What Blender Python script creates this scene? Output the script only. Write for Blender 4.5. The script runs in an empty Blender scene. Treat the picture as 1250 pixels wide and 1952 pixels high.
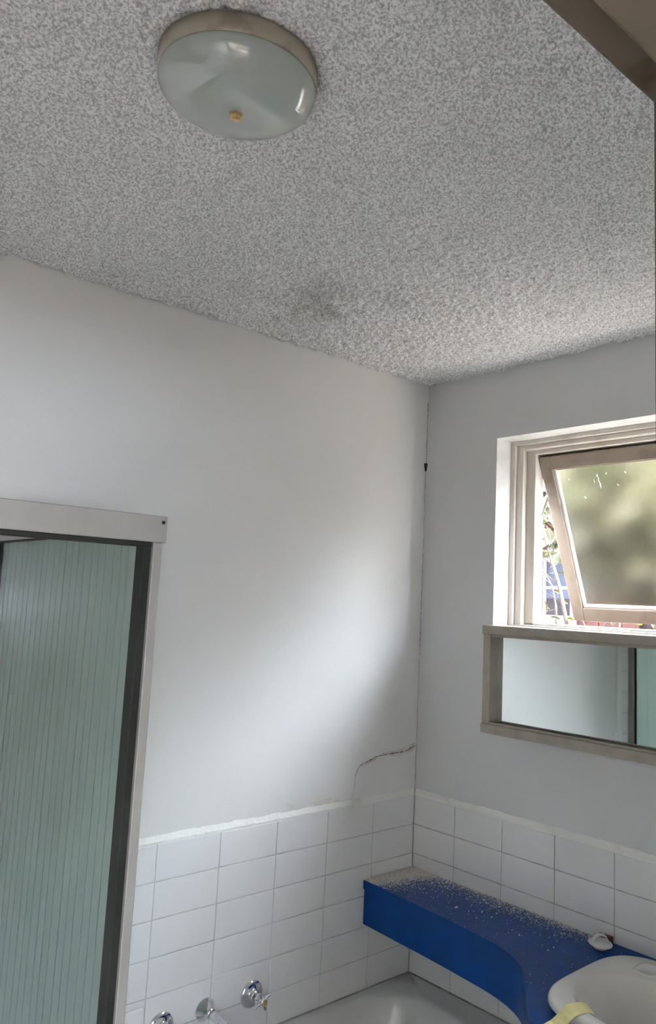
import bpy, bmesh, math, random
import numpy as np
from mathutils import Matrix, Vector

random.seed(7)
rng = np.random.default_rng(7)
scene = bpy.context.scene
COL = scene.collection

# ------------------------------------------------------------------ camera
cam_data = bpy.data.cameras.new('camera')
cam = bpy.data.objects.new('camera', cam_data)
COL.objects.link(cam)
RX = Vector((0.72816237, -0.68411245, 0.0420681))
DN = Vector((0.12228037, 0.06927134, -0.99007525))
FW = Vector((0.67440869, 0.72607964, 0.1340943))
m = Matrix.Identity(4)
for r in range(3):
    m[r][0] = RX[r]; m[r][1] = -DN[r]; m[r][2] = -FW[r]
m[0][3], m[1][3], m[2][3] = -2.17122, -2.08419, 1.79299
cam.matrix_world = m
cam_data.sensor_fit = 'HORIZONTAL'
cam_data.sensor_width = 36.0
cam_data.lens = 1509.302 / 1250 * 36.0
cam_data.shift_x = (625 - 724.304) / 1250
cam_data.shift_y = (941.850 - 976) / 1250
cam_data.clip_start = 0.02
scene.camera = cam

# ------------------------------------------------------------------ world, sun, exposure
world = bpy.data.worlds.new('world')
scene.world = world
world.use_nodes = True
wn = world.node_tree
wn.nodes.clear()
sky = wn.nodes.new('ShaderNodeTexSky')
sky.sky_type = 'NISHITA'
sky.sun_disc = False
sky.sun_elevation = math.radians(52)
sky.sun_rotation = math.radians(250)
sky.air_density = 1.0
sky.dust_density = 3.0
hz = wn.nodes.new('ShaderNodeMix'); hz.data_type = 'RGBA'
hz.inputs[0].default_value = 0.65                       # thin bright cloud over the blue
hz.inputs[7].default_value = (0.76, 0.85, 1.0, 1)
skm = wn.nodes.new('ShaderNodeVectorMath'); skm.operation = 'SCALE'
skm.inputs['Scale'].default_value = 0.16
bg = wn.nodes.new('ShaderNodeBackground'); bg.inputs[1].default_value = 48.0
wo = wn.nodes.new('ShaderNodeOutputWorld')
wn.links.new(sky.outputs[0], skm.inputs[0])
wn.links.new(skm.outputs[0], hz.inputs[6])
wn.links.new(hz.outputs[2], bg.inputs[0])
wn.links.new(bg.outputs[0], wo.inputs[0])

sun_d = bpy.data.lights.new('sun', 'SUN')
sun_d.energy = 42.0
sun_d.angle = math.radians(1.5)
sun_d.color = (1.0, 0.94, 0.84)
sun = bpy.data.objects.new('sun', sun_d)
sun.rotation_euler = Vector((0.15, 0.45, -0.88)).to_track_quat('-Z', 'Y').to_euler()
sun.location = (-4, -3, 8)
COL.objects.link(sun)

H_HALL = 2.76
def portal(name, loc, direction, sx, sy):
    d = bpy.data.lights.new(name, 'AREA'); d.shape = 'RECTANGLE'; d.size = sx; d.size_y = sy
    d.cycles.is_portal = True
    o = bpy.data.objects.new(name, d); o.location = loc
    o.rotation_euler = Vector(direction).to_track_quat('-Z', 'Z').to_euler()
    COL.objects.link(o)
portal('window_portal', (0.20, -0.83, 2.05), (-1, 0, 0), 0.98, 0.68)
portal('hall_fill_portal', (-2.75, -3.62, 1.66), (0, 1, 0), 0.9, 0.30)  # in the hall opening added for fill light
portal('added_skylight_portal', (-1.4, -2.95, H_HALL), (0, 0, -1), 0.8, 0.74)  # in the ceiling opening added for fill light

scene.view_settings.view_transform = 'Standard'
scene.view_settings.look = 'None'
scene.view_settings.gamma = 1.0
scene.view_settings.use_curve_mapping = False
scene.view_settings.exposure = 1.0
scene.cycles.max_bounces = 10
scene.cycles.diffuse_bounces = 5
scene.cycles.transmission_bounces = 8
scene.cycles.sample_clamp_indirect = 0.0
scene.cycles.caustics_reflective = True
scene.cycles.caustics_refractive = True

# ------------------------------------------------------------------ materials
def N(nt, t, **kw):
    n = nt.nodes.new(t)
    for k, v in kw.items():
        setattr(n, k, v)
    return n

def mat(name, color, rough=0.5, metal=0.0, var=0.0, scale=20.0, bump=0.0, bump_scale=200.0,
        bump_dist=0.001, spec=0.5, coat=0.0, col2=None, lo=0.4, hi=0.6, stretch=None, detail=4.0):
    """principled surface with noise-driven colour variation and fine relief (object space)"""
    mt = bpy.data.materials.new(name); mt.use_nodes = True
    nt = mt.node_tree
    b = nt.nodes['Principled BSDF']
    b.inputs['Base Color'].default_value = (*color, 1)
    b.inputs['Roughness'].default_value = rough
    b.inputs['Metallic'].default_value = metal
    b.inputs['Specular IOR Level'].default_value = spec
    b.inputs['Coat Weight'].default_value = coat
    tc = N(nt, 'ShaderNodeNewGeometry')
    src = tc.outputs['Position']
    if stretch:
        mp = N(nt, 'ShaderNodeMapping'); mp.inputs['Scale'].default_value = stretch
        nt.links.new(src, mp.inputs[0]); src = mp.outputs[0]
    if col2 is None and var > 0:
        col2 = tuple(max(0, c * (1 - var)) for c in color)
    if col2 is not None:
        nz = N(nt, 'ShaderNodeTexNoise'); nz.inputs['Scale'].default_value = scale
        nz.inputs['Detail'].default_value = detail
        rp = N(nt, 'ShaderNodeMapRange')
        rp.inputs['From Min'].default_value = lo; rp.inputs['From Max'].default_value = hi
        mx = N(nt, 'ShaderNodeMix', data_type='RGBA')
        mx.inputs[6].default_value = (*color, 1); mx.inputs[7].default_value = (*col2, 1)
        nt.links.new(src, nz.inputs['Vector']); nt.links.new(nz.outputs[0], rp.inputs[0])
        nt.links.new(rp.outputs[0], mx.inputs[0]); nt.links.new(mx.outputs[2], b.inputs['Base Color'])
    if bump > 0:
        nb = N(nt, 'ShaderNodeTexNoise'); nb.inputs['Scale'].default_value = bump_scale
        nb.inputs['Detail'].default_value = 3.0
        bp = N(nt, 'ShaderNodeBump'); bp.inputs['Strength'].default_value = bump
        bp.inputs['Distance'].default_value = bump_dist
        nt.links.new(src, nb.inputs['Vector']); nt.links.new(nb.outputs[0], bp.inputs['Height'])
        nt.links.new(bp.outputs[0], b.inputs['Normal'])
    return mt

MAT = {}
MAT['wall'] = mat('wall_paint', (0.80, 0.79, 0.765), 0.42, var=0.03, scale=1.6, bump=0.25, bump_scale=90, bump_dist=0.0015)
MAT['wall_shaded'] = mat('wall_paint_shaded', (0.70, 0.695, 0.69), 0.45, var=0.03, scale=1.6, bump=0.25, bump_scale=90, bump_dist=0.0015)  # same paint as wall, darkened to put the window wall's shade into it
MAT['hall'] = mat('hall_paint', (0.80, 0.765, 0.715), 0.6, var=0.04, scale=2)
MAT['floor'] = mat('floor_vinyl', (0.38, 0.34, 0.29), 0.4, var=0.25, scale=14)
MAT['tile'] = mat('white_glazed_tile', (0.82, 0.81, 0.80), 0.12, var=0.03, scale=5, bump=0.12, bump_scale=14, bump_dist=0.002)
MAT['grout'] = mat('tile_grout', (0.58, 0.545, 0.49), 0.85, var=0.45, scale=25)
MAT['bead'] = mat('plaster_bead', (0.84, 0.83, 0.79), 0.6, col2=(0.68, 0.64, 0.54), scale=9, lo=0.55, hi=0.72, bump=0.6, bump_scale=60, bump_dist=0.004)
MAT['plaster'] = mat('bare_plaster', (0.76, 0.72, 0.64), 0.8, var=0.2, scale=40, bump=0.5, bump_scale=150)
MAT['crack'] = mat('crack_brown', (0.10, 0.07, 0.045), 0.95, var=0.5, scale=120)  # dark brown strip drawn as the crack
MAT['hole'] = mat('hole_dark', (0.03, 0.022, 0.016), 0.95, var=0.4, scale=200)
MAT['alu'] = mat('anodised_aluminium', (0.36, 0.345, 0.315), 0.45, metal=0.2, var=0.12, scale=11, lo=0.35, hi=0.7)
MAT['gasket_shade'] = mat('shaded_channel', (0.03, 0.031, 0.026), 0.6, spec=0.2, metal=0.0, var=0.3, scale=12)  # vinyl gaskets; also the channels, their aluminium darkened to paint its shade
MAT['chrome'] = mat('chrome', (0.78, 0.79, 0.81), 0.08, metal=1.0, var=0.06, scale=60)
MAT['brass'] = mat('brass_finial', (0.72, 0.50, 0.24), 0.35, metal=0.55, var=0.2, scale=150)
MAT['lampbase'] = mat('lamp_base_enamel', (0.45, 0.395, 0.31), 0.22, col2=(0.35, 0.295, 0.225), scale=30, lo=0.5, hi=0.72)
MAT['blue'] = mat('blue_laminate', (0.001, 0.056, 0.27), 0.30, spec=0.22, col2=(0.001, 0.048, 0.22), scale=12, bump=0.05, bump_scale=300)
MAT['basin'] = mat('basin_china', (0.76, 0.735, 0.69), 0.14, var=0.04, scale=8, coat=0.3)
MAT['bath'] = mat('bath_enamel', (0.74, 0.735, 0.715), 0.16, var=0.05, scale=5, coat=0.2)
MAT['board'] = mat('mirror_frame_paint', (0.42, 0.375, 0.315), 0.5, col2=(0.36, 0.315, 0.26), scale=18, lo=0.45, hi=0.7, bump=0.25, bump_scale=80, bump_dist=0.002)
MAT['winpaint'] = mat('window_frame_paint', (0.66, 0.60, 0.53), 0.5, col2=(0.50, 0.42, 0.34), scale=9, lo=0.5, hi=0.75, bump=0.4, bump_scale=70, bump_dist=0.002, stretch=(1, 1, 0.25))
MAT['sash'] = mat('sash_paint', (0.27, 0.215, 0.165), 0.55, col2=(0.20, 0.155, 0.115), scale=12, lo=0.48, hi=0.72, bump=0.4, bump_scale=70, bump_dist=0.002)
MAT['putty'] = mat('putty_bead', (0.74, 0.735, 0.72), 0.5, var=0.1, scale=25)
MAT['doorwood'] = mat('stained_door_frame', (0.08, 0.064, 0.044), 0.5, col2=(0.045, 0.028, 0.014), scale=26, lo=0.56, hi=0.66, bump=0.2, bump_scale=60)
MAT['plug'] = mat('plug_plastic', (0.78, 0.77, 0.74), 0.35, var=0.06, scale=90)
MAT['cork'] = mat('brown_timber_offcut', (0.22, 0.095, 0.045), 0.7, var=0.5, scale=80)
MAT['flake'] = mat('paint_flakes', (0.86, 0.84, 0.79), 0.75, col2=(0.66, 0.62, 0.53), scale=160)
MAT['brick'] = mat('red_brick', (0.11, 0.038, 0.028), 0.85, col2=(0.08, 0.031, 0.024), scale=9, bump=0.5, bump_scale=80, bump_dist=0.004)
MAT['mortar'] = mat('mortar', (0.17, 0.13, 0.105), 0.9, var=0.2, scale=30)
MAT['whiteframe'] = mat('white_gloss_frame', (0.34, 0.34, 0.335), 0.35, var=0.04, scale=10)
MAT['bark'] = mat('twig_bark', (0.035, 0.018, 0.012), 0.8, col2=(0.022, 0.012, 0.009), scale=60, bump=0.5, bump_scale=150)
MAT['soil'] = mat('garden_ground', (0.13, 0.11, 0.09), 0.95, col2=(0.10, 0.09, 0.07), scale=3, lo=0.35, hi=0.65)
MAT['roof'] = mat('roof_tile', (0.35, 0.18, 0.13), 0.8, var=0.3, scale=12)
MAT['eave'] = mat('eave_lining', (0.30, 0.28, 0.25), 0.7, var=0.05, scale=4)
MAT['shade_block'] = mat('dark_shade_block', (0.030, 0.027, 0.025), 0.8, var=0.3, scale=6)  # surface of the masses added to cut light outside
MAT['darkglass'] = mat('far_dark_pane', (0.05, 0.05, 0.055), 0.08, var=0.3, scale=4)
MAT['skyglass'] = mat('far_sky_reflection', (0.075, 0.095, 0.135), 0.2, var=0.1, scale=4)  # sky's reflection painted as blue on the far panes

def leaf_mat(name, c):
    mt = bpy.data.materials.new(name); mt.use_nodes = True
    nt = mt.node_tree; b = nt.nodes['Principled BSDF']
    nz = N(nt, 'ShaderNodeTexNoise'); nz.inputs['Scale'].default_value = 30
    mx = N(nt, 'ShaderNodeMix', data_type='RGBA')
    mx.inputs[6].default_value = (*c, 1); mx.inputs[7].default_value = (*[x * 0.65 for x in c], 1)
    g = N(nt, 'ShaderNodeNewGeometry')
    nt.links.new(g.outputs['Position'], nz.inputs['Vector'])
    nt.links.new(nz.outputs[0], mx.inputs[0]); nt.links.new(mx.outputs[2], b.inputs['Base Color'])
    b.inputs['Roughness'].default_value = 0.4
    tr = N(nt, 'ShaderNodeBsdfTranslucent'); nt.links.new(mx.outputs[2], tr.inputs[0])
    ms = N(nt, 'ShaderNodeMixShader'); ms.inputs[0].default_value = 0.45
    nt.links.new(b.outputs[0], ms.inputs[1]); nt.links.new(tr.outputs[0], ms.inputs[2])
    nt.links.new(ms.outputs[0], nt.nodes['Material Output'].inputs[0])
    return mt
MAT['leaf'] = leaf_mat('leaf_green', (0.06, 0.115, 0.004))
MAT['leaf_grey'] = leaf_mat('leaf_greygreen', (0.060, 0.066, 0.035))
MAT['leaf_olive'] = leaf_mat('leaf_olive', (0.15, 0.148, 0.094))
MAT['leaf_yellow'] = leaf_mat('leaf_yellow', (0.12, 0.07, 0.006))

def ceiling_mat():
    mt = mat('stippled_ceiling', (0.94, 0.93, 0.915), 0.9, bump=0.55, bump_scale=320, bump_dist=0.003)
    nt = mt.node_tree; b = nt.nodes['Principled BSDF']
    g = N(nt, 'ShaderNodeNewGeometry')
    # damp stain: irregular blotch of grey mould near the window corner
    mp = N(nt, 'ShaderNodeMapping'); mp.vector_type = 'POINT'
    mp.inputs['Location'].default_value = (0.76, 0.52, 0); mp.inputs['Scale'].default_value = (1, 1.5, 0)
    ln = N(nt, 'ShaderNodeVectorMath', operation='LENGTH')
    nt.links.new(g.outputs['Position'], mp.inputs[0]); nt.links.new(mp.outputs[0], ln.inputs[0])
    fall = N(nt, 'ShaderNodeMapRange')
    fall.inputs['From Min'].default_value = 0.05; fall.inputs['From Max'].default_value = 0.40
    fall.inputs['To Min'].default_value = 1; fall.inputs['To Max'].default_value = 0
    nt.links.new(ln.outputs['Value'], fall.inputs[0])
    nz = N(nt, 'ShaderNodeTexNoise'); nz.inputs['Scale'].default_value = 7; nz.inputs['Detail'].default_value = 5
    nt.links.new(g.outputs['Position'], nz.inputs['Vector'])
    rr = N(nt, 'ShaderNodeMapRange'); rr.inputs['From Min'].default_value = 0.42; rr.inputs['From Max'].default_value = 0.7
    nt.links.new(nz.outputs[0], rr.inputs[0])
    mu = N(nt, 'ShaderNodeMath', operation='MULTIPLY')
    nt.links.new(fall.outputs[0], mu.inputs[0]); nt.links.new(rr.outputs[0], mu.inputs[1])
    mx = N(nt, 'ShaderNodeMix', data_type='RGBA')
    mx.inputs[6].default_value = (0.94, 0.93, 0.915, 1); mx.inputs[7].default_value = (0.50, 0.49, 0.45, 1)
    nt.links.new(mu.outputs[0], mx.inputs[0])
    # grey and white aggregate grains, contrast raised to paint in shaded pits
    vo = N(nt, 'ShaderNodeTexNoise'); vo.inputs['Scale'].default_value = 190; vo.inputs['Detail'].default_value = 3; vo.inputs['Roughness'].default_value = 0.65
    nt.links.new(g.outputs['Position'], vo.inputs['Vector'])
    vr = N(nt, 'ShaderNodeMapRange'); vr.inputs['From Min'].default_value = 0.40; vr.inputs['From Max'].default_value = 0.57
    vr.inputs['To Min'].default_value = 0.54; vr.inputs['To Max'].default_value = 1.0
    nt.links.new(vo.outputs[0], vr.inputs[0])
    mm = N(nt, 'ShaderNodeMix', data_type='RGBA', blend_type='MULTIPLY'); mm.inputs[0].default_value = 1.0
    nt.links.new(mx.outputs[2], mm.inputs[6]); nt.links.new(vr.outputs[0], mm.inputs[7])
    nt.links.new(mm.outputs[2], b.inputs['Base Color'])
    return mt
MAT['ceiling'] = ceiling_mat()

def frosted(name, tint, rough, w_trans, streak=False, gloss=0.08, grough=0.1, fres=0.5):
    """sheet glass that scatters what passes through it"""
    mt = bpy.data.materials.new(name); mt.use_nodes = True
    nt = mt.node_tree; nt.nodes.clear()
    out = N(nt, 'ShaderNodeOutputMaterial')
    rf = N(nt, 'ShaderNodeBsdfRefraction'); rf.inputs['Roughness'].default_value = rough
    rf.inputs['IOR'].default_value = 1.12; rf.inputs['Color'].default_value = (*tint, 1)
    tr = N(nt, 'ShaderNodeBsdfTranslucent'); tr.inputs['Color'].default_value = (*tint, 1)
    gl = N(nt, 'ShaderNodeBsdfGlossy'); gl.inputs['Roughness'].default_value = grough
    m1 = N(nt, 'ShaderNodeMixShader'); m1.inputs[0].default_value = w_trans
    m2 = N(nt, 'ShaderNodeMixShader')
    fr = N(nt, 'ShaderNodeLayerWeight'); fr.inputs[0].default_value = 0.35
    sc_ = N(nt, 'ShaderNodeMath', operation='MULTIPLY_ADD'); sc_.inputs[1].default_value = fres; sc_.inputs[2].default_value = gloss
    nt.links.new(fr.outputs['Fresnel'], sc_.inputs[0]); nt.links.new(sc_.outputs[0], m2.inputs[0])
    nt.links.new(rf.outputs[0], m1.inputs[1]); nt.links.new(tr.outputs[0], m1.inputs[2])
    nt.links.new(m1.outputs[0], m2.inputs[1]); nt.links.new(gl.outputs[0], m2.inputs[2])
    nt.links.new(m2.outputs[0], out.inputs[0])
    g = N(nt, 'ShaderNodeNewGeometry')
    nz = N(nt, 'ShaderNodeTexNoise'); nz.inputs['Scale'].default_value = 60 if not streak else 1.0
    nz.inputs['Detail'].default_value = 4
    mp = N(nt, 'ShaderNodeMapping'); mp.inputs['Scale'].default_value = (1, 90, 1.2) if streak else (1, 1, 1)
    nt.links.new(g.outputs['Position'], mp.inputs[0]); nt.links.new(mp.outputs[0], nz.inputs['Vector'])
    mx = N(nt, 'ShaderNodeMix', data_type='RGBA')
    mx.inputs[6].default_value = (*tint, 1); mx.inputs[7].default_value = (*[min(1, c * 0.86) for c in tint], 1)
    nt.links.new(nz.outputs[0], mx.inputs[0])
    nt.links.new(mx.outputs[2], rf.inputs['Color']); nt.links.new(mx.outputs[2], tr.inputs['Color'])
    bp = N(nt, 'ShaderNodeBump'); bp.inputs['Strength'].default_value = 0.12; bp.inputs['Distance'].default_value = 0.002
    nt.links.new(nz.outputs[0], bp.inputs['Height'])
    for s in (rf, gl):
        nt.links.new(bp.outputs[0], s.inputs['Normal'])
    return mt
MAT['winglass'] = frosted('frosted_window_glass', (0.84, 0.82, 0.775), 0.46, 0.0, gloss=0.01, grough=0.3, fres=0.12)
MAT['reeded'] = frosted('reeded_green_glass', (0.72, 0.82, 0.775), 0.28, 0.10, streak=True, gloss=0.03, grough=0.25)

def bowl_mat():
    mt = mat('opal_glass_bowl', (0.46, 0.50, 0.455), 0.05, var=0.05, scale=12, coat=1.0, spec=0.8)
    b = mt.node_tree.nodes['Principled BSDF']
    b.inputs['Transmission Weight'].default_value = 0.0
    b.inputs['Subsurface Weight'].default_value = 0.15
    b.inputs['Subsurface Radius'].default_value = (0.01, 0.012, 0.01)
    return mt
MAT['opal'] = bowl_mat()

def mirror_mat():
    mt = mat('mirror_silver', (0.83, 0.87, 0.86), 0.015, metal=1.0, var=0.02, scale=3)
    return mt
MAT['mirror'] = mirror_mat()

def tape_mat():
    mt = mat('masking_tape', (0.86, 0.78, 0.36), 0.6, var=0.08, scale=60)
    b = mt.node_tree.nodes['Principled BSDF']
    return mt
MAT['tape'] = tape_mat()

# ------------------------------------------------------------------ mesh helpers
def obj(name, bm, material, parent=None, smooth=False, loc=None):
    me = bpy.data.meshes.new(name)
    bm.normal_update()
    bm.to_mesh(me); bm.free()
    if smooth:
        for p in me.polygons: p.use_smooth = True
    me.materials.append(MAT[material] if isinstance(material, str) else material)
    o = bpy.data.objects.new(name, me)
    COL.objects.link(o)
    if parent is not None: o.parent = parent
    if loc is not None: o.location = loc
    return o

def empty(name, loc=(0, 0, 0), parent=None):
    o = bpy.data.objects.new(name, None); COL.objects.link(o); o.location = loc
    o.empty_display_size = 0.05
    if parent is not None: o.parent = parent
    return o

def tag(o, label, cat, group=None, kind=None):
    o['label'] = label; o['category'] = cat
    if group: o['group'] = group
    if kind: o['kind'] = kind
    return o

def struct(o, label=None):
    o['kind'] = 'structure'
    if label: o['label'] = label
    return o

def bm_new(): return bmesh.new()

def box(bm, lo, hi, bevel=0.0, seg=2):
    r = bmesh.ops.create_cube(bm, size=1.0)
    vs = r['verts']
    c = [(a + b) / 2 for a, b in zip(lo, hi)]; s = [abs(b - a) for a, b in zip(lo, hi)]
    for v in vs:
        v.co = Vector((v.co.x * s[0] + c[0], v.co.y * s[1] + c[1], v.co.z * s[2] + c[2]))
    if bevel > 0:
        es = list({e for v in vs for e in v.link_edges})
        bmesh.ops.bevel(bm, geom=es, offset=bevel, segments=seg, affect='EDGES', profile=0.5)
    return vs

def box_obj(name, lo, hi, material, parent=None, bevel=0.0, seg=2, smooth=False):
    bm = bm_new(); box(bm, lo, hi, bevel, seg)
    return obj(name, bm, material, parent, smooth)

def lathe(bm, prof, n=48, mtx=None, cap=True):
    """profile [(r,h)] round local z; mtx places it"""
    mtx = mtx or Matrix.Identity(4)
    rings = []
    for r, h in prof:
        if r < 1e-6:
            rings.append([bm.verts.new(mtx @ Vector((0, 0, h)))])
        else:
            rings.append([bm.verts.new(mtx @ Vector((r * math.cos(2 * math.pi * i / n), r * math.sin(2 * math.pi * i / n), h))) for i in range(n)])
    for a, b in zip(rings, rings[1:]):
        for i in range(n):
            j = (i + 1) % n
            if len(a) == 1 and len(b) == 1: continue
            if len(a) == 1: bm.faces.new((a[0], b[j], b[i]))
            elif len(b) == 1: bm.faces.new((a[i], a[j], b[0]))
            else: bm.faces.new((a[i], a[j], b[j], b[i]))
    bmesh.ops.recalc_face_normals(bm, faces=bm.faces[:])

def tube(bm, pts, rad, n=10):
    """round tube along points; rad is a number or list"""
    pts = [Vector(p) for p in pts]
    if not isinstance(rad, (list, tuple)): rad = [rad] * len(pts)
    rings = []
    up = Vector((0, 0, 1))
    t0 = (pts[1] - pts[0]).normalized()
    if abs(t0.dot(up)) > 0.9: up = Vector((1, 0, 0))
    x = t0.cross(up).normalized()
    for i, p in enumerate(pts):
        a = pts[max(i - 1, 0)]; b = pts[min(i + 1, len(pts) - 1)]
        t = (b - a).normalized()
        x = (x - t * x.dot(t)).normalized(); y = t.cross(x)
        rings.append([bm.verts.new(p + rad[i] * (math.cos(2 * math.pi * k / n) * x + math.sin(2 * math.pi * k / n) * y)) for k in range(n)])
    for a, b in zip(rings, rings[1:]):
        for k in range(n):
            bm.faces.new((a[k], a[(k + 1) % n], b[(k + 1) % n], b[k]))
    bm.faces.new(rings[0]); bm.faces.new(rings[-1])
    bmesh.ops.recalc_face_normals(bm, faces=bm.faces[:])

def prism(bm, outline, z0, z1):
    """vertical prism over a plan polygon"""
    a = [bm.verts.new((x, y, z0)) for x, y in outline]
    b = [bm.verts.new((x, y, z1)) for x, y in outline]
    n = len(outline)
    for i in range(n):
        bm.faces.new((a[i], a[(i + 1) % n], b[(i + 1) % n], b[i]))
    top = bm.faces.new(b); bot = bm.faces.new(a)
    bmesh.ops.triangulate(bm, faces=[top, bot])
    bmesh.ops.recalc_face_normals(bm, faces=bm.faces[:])

def smooth_line(pts, n=6):
    """catmull-rom through plan points"""
    out = []
    P = [pts[0]] + list(pts) + [pts[-1]]
    for i in range(1, len(P) - 2):
        p0, p1, p2, p3 = [np.array(p, float) for p in P[i - 1:i + 3]]
        for k in range(n):
            t = k / n
            out.append(tuple(0.5 * ((2 * p1) + (-p0 + p2) * t + (2 * p0 - 5 * p1 + 4 * p2 - p3) * t * t + (-p0 + 3 * p1 - 3 * p2 + p3) * t ** 3)))
    out.append(tuple(pts[-1]))
    return out

# ------------------------------------------------------------------ room shell
H = 2.638           # ceiling
XW = -2.62          # far side wall of the shower
YF = -1.905         # wall with the doorway
WS = 0.008          # painted face lies this far behind the tile face
ZT = 1.10           # top of the tiled band
WY0, WY1, WZ0, WZ1 = -0.337, -1.325, 1.712, 2.385     # window hole

struct(box_obj('floor', (XW - 0.1, -3.75, -0.10), (0.2, 0.2, 0.0), 'floor'))
wl = struct(box_obj('wall_left', (XW - 0.1, WS, 0), (0.2, WS + 0.11, H + 0.1), 'wall'))
bm = bm_new()
box(bm, (WS, YF - 0.12, 0), (0.15, WS, WZ0)); box(bm, (WS, YF - 0.12, WZ1), (0.15, WS, H + 0.1))
box(bm, (WS, WY0, WZ0), (0.15, WS, WZ1)); box(bm, (WS, YF - 0.12, WZ0), (0.15, WY1, WZ1))
wr = struct(obj('wall_right', bm, 'wall_shaded'))
bm = bm_new()                               # dark brick outer skin of the house
box(bm, (0.1505, -4.2, -0.12), (0.19, 9.0, WZ0 - 0.03)); box(bm, (0.1505, -4.2, WZ1 + 0.03), (0.19, 9.0, 3.15))
box(bm, (0.1505, WY0 + 0.03, WZ0 - 0.03), (0.19, 9.0, WZ1 + 0.03)); box(bm, (0.1505, -4.2, WZ0 - 0.03), (0.19, WY1 - 0.03, WZ1 + 0.03))
struct(obj('wall_exterior', bm, mat('dark_outer_brick', (0.10, 0.055, 0.04), 0.85, var=0.3, scale=14)))
struct(box_obj('wall_side', (XW - 0.1, YF - 0.1, 0), (XW, WS, H + 0.1), 'wall'))
bm = bm_new()
DX0, DX1, DH = -2.60, -1.8358, 2.04
box(bm, (DX1 + 0.03, YF - 0.10, 0), (WS, YF, H + 0.05)); box(bm, (XW - 0.02, YF - 0.10, DH + 0.03), (DX1 + 0.03, YF, H + 0.05))
struct(obj('wall_rear', bm, 'wall'))

# doorway the picture is taken from: stained head and jambs with a stop bead
d1 = struct(empty('door_1', (-2.2, YF, 0)))
def dpart(name, lo, hi, bev=0.002):
    o = box_obj(name, lo, hi, 'doorwood', None, bev); o.parent = d1; o.matrix_parent_inverse = Matrix.Translation(d1.location).inverted(); return o
dpart('head', (DX0, YF - 0.115, DH), (DX1 + 0.02, YF - 0.002, DH + 0.03))
dpart('head_stop', (DX0, YF - 0.075, DH - 0.012), (DX1 + 0.02, YF - 0.0245, DH + 0.001))
dpart('jamb', (DX1, YF - 0.115, 0), (DX1 + 0.03, YF - 0.002, DH + 0.03))
dpart('jamb', (XW - 0.01, YF - 0.115, 0), (DX0, YF - 0.002, DH + 0.03))

# hallway behind the camera, with a window slot added to give fill light
bm = bm_new()
box(bm, (-3.5, -3.75, 0), (-3.4, -1.95, H + 0.1)); box(bm, (-0.7, -3.75, 0), (-0.6, -1.95, H + 0.1))
box(bm, (-3.5, -3.70, 0), (-0.6, -3.60, 1.51)); box(bm, (-3.5, -3.70, 1.81), (-0.6, -3.60, H + 0.1))
box(bm, (-3.5, -3.70, 1.51), (-3.2, -3.60, 1.81)); box(bm, (-2.3, -3.70, 1.51), (-0.6, -3.60, 1.81))
box(bm, (-3.5, -2.06, 0), (XW - 0.02, -2.005, H + 0.1))
struct(obj('wall_hall', bm, 'hall'))
bm = bm_new()                               # hall ceiling with an unseen skylight added to give fill light
box(bm, (-3.5, -3.75, H), (-1.8, -2.0, H + 0.1)); box(bm, (-1.0, -3.75, H), (-0.6, -2.0, H + 0.1))
box(bm, (-1.8, -3.75, H), (-1.0, -3.32, H + 0.1)); box(bm, (-1.8, -2.58, H), (-1.0, -2.0, H + 0.1))
struct(obj('ceiling_hall', bm, 'hall'))
struct(box_obj('floor_hall', (-3.5, -3.75, -0.1), (XW - 0.1, -1.9, 0.0), 'floor'))

# ceiling: sprayed stipple, a real height field
def blur(a, s):
    f = np.fft.fft2(a)
    ky = np.fft.fftfreq(a.shape[0])[:, None]; kx = np.fft.fftfreq(a.shape[1])[None, :]
    return np.real(np.fft.ifft2(f * np.exp(-2 * (math.pi * s) ** 2 * (kx ** 2 + ky ** 2))))
def unit(a): return (a - a.mean()) / a.std()
STEP = 0.0042
nx = int((0.012 - XW + 0.01) / STEP); ny = int((0.012 - YF + 0.01) / STEP)
a = unit(blur(rng.standard_normal((nx, ny)), 0.80))
b_ = unit(blur(rng.standard_normal((nx, ny)), 2.6))
c_ = unit(blur(rng.standard_normal((nx, ny)), 9))
h = np.clip(a, -1.3, 1.6) * 0.0034 + np.clip(b_, -1.5, 1.6) * 0.0022 + c_ * 0.0006
gx0 = XW - 0.01 + np.arange(nx) * STEP; gy0 = YF - 0.01 + np.arange(ny) * STEP
lamp_gap = np.hypot(gx0[:, None] + 1.56, gy0[None, :] + 1.05)
h = np.where(lamp_gap < 0.131, np.minimum(h, 0.0) - 0.002, h)      # scraped flat under the lamp
gx = XW - 0.01 + np.arange(nx) * STEP; gy = YF - 0.01 + np.arange(ny) * STEP
X, Y = np.meshgrid(gx, gy, indexing='ij')
X = X + blur(rng.standard_normal((nx, ny)), 0.8) * 0.002; Y = Y + blur(rng.standard_normal((nx, ny)), 0.8) * 0.002
co = np.stack([X, Y, H - 0.002 - h], -1).reshape(-1, 3).astype(np.float32)
idx = np.arange(nx * ny).reshape(nx, ny)
q = np.stack([idx[:-1, :-1], idx[:-1, 1:], idx[1:, 1:], idx[1:, :-1]], -1).reshape(-1, 4).astype(np.int32)
me = bpy.data.meshes.new('ceiling')
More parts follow.
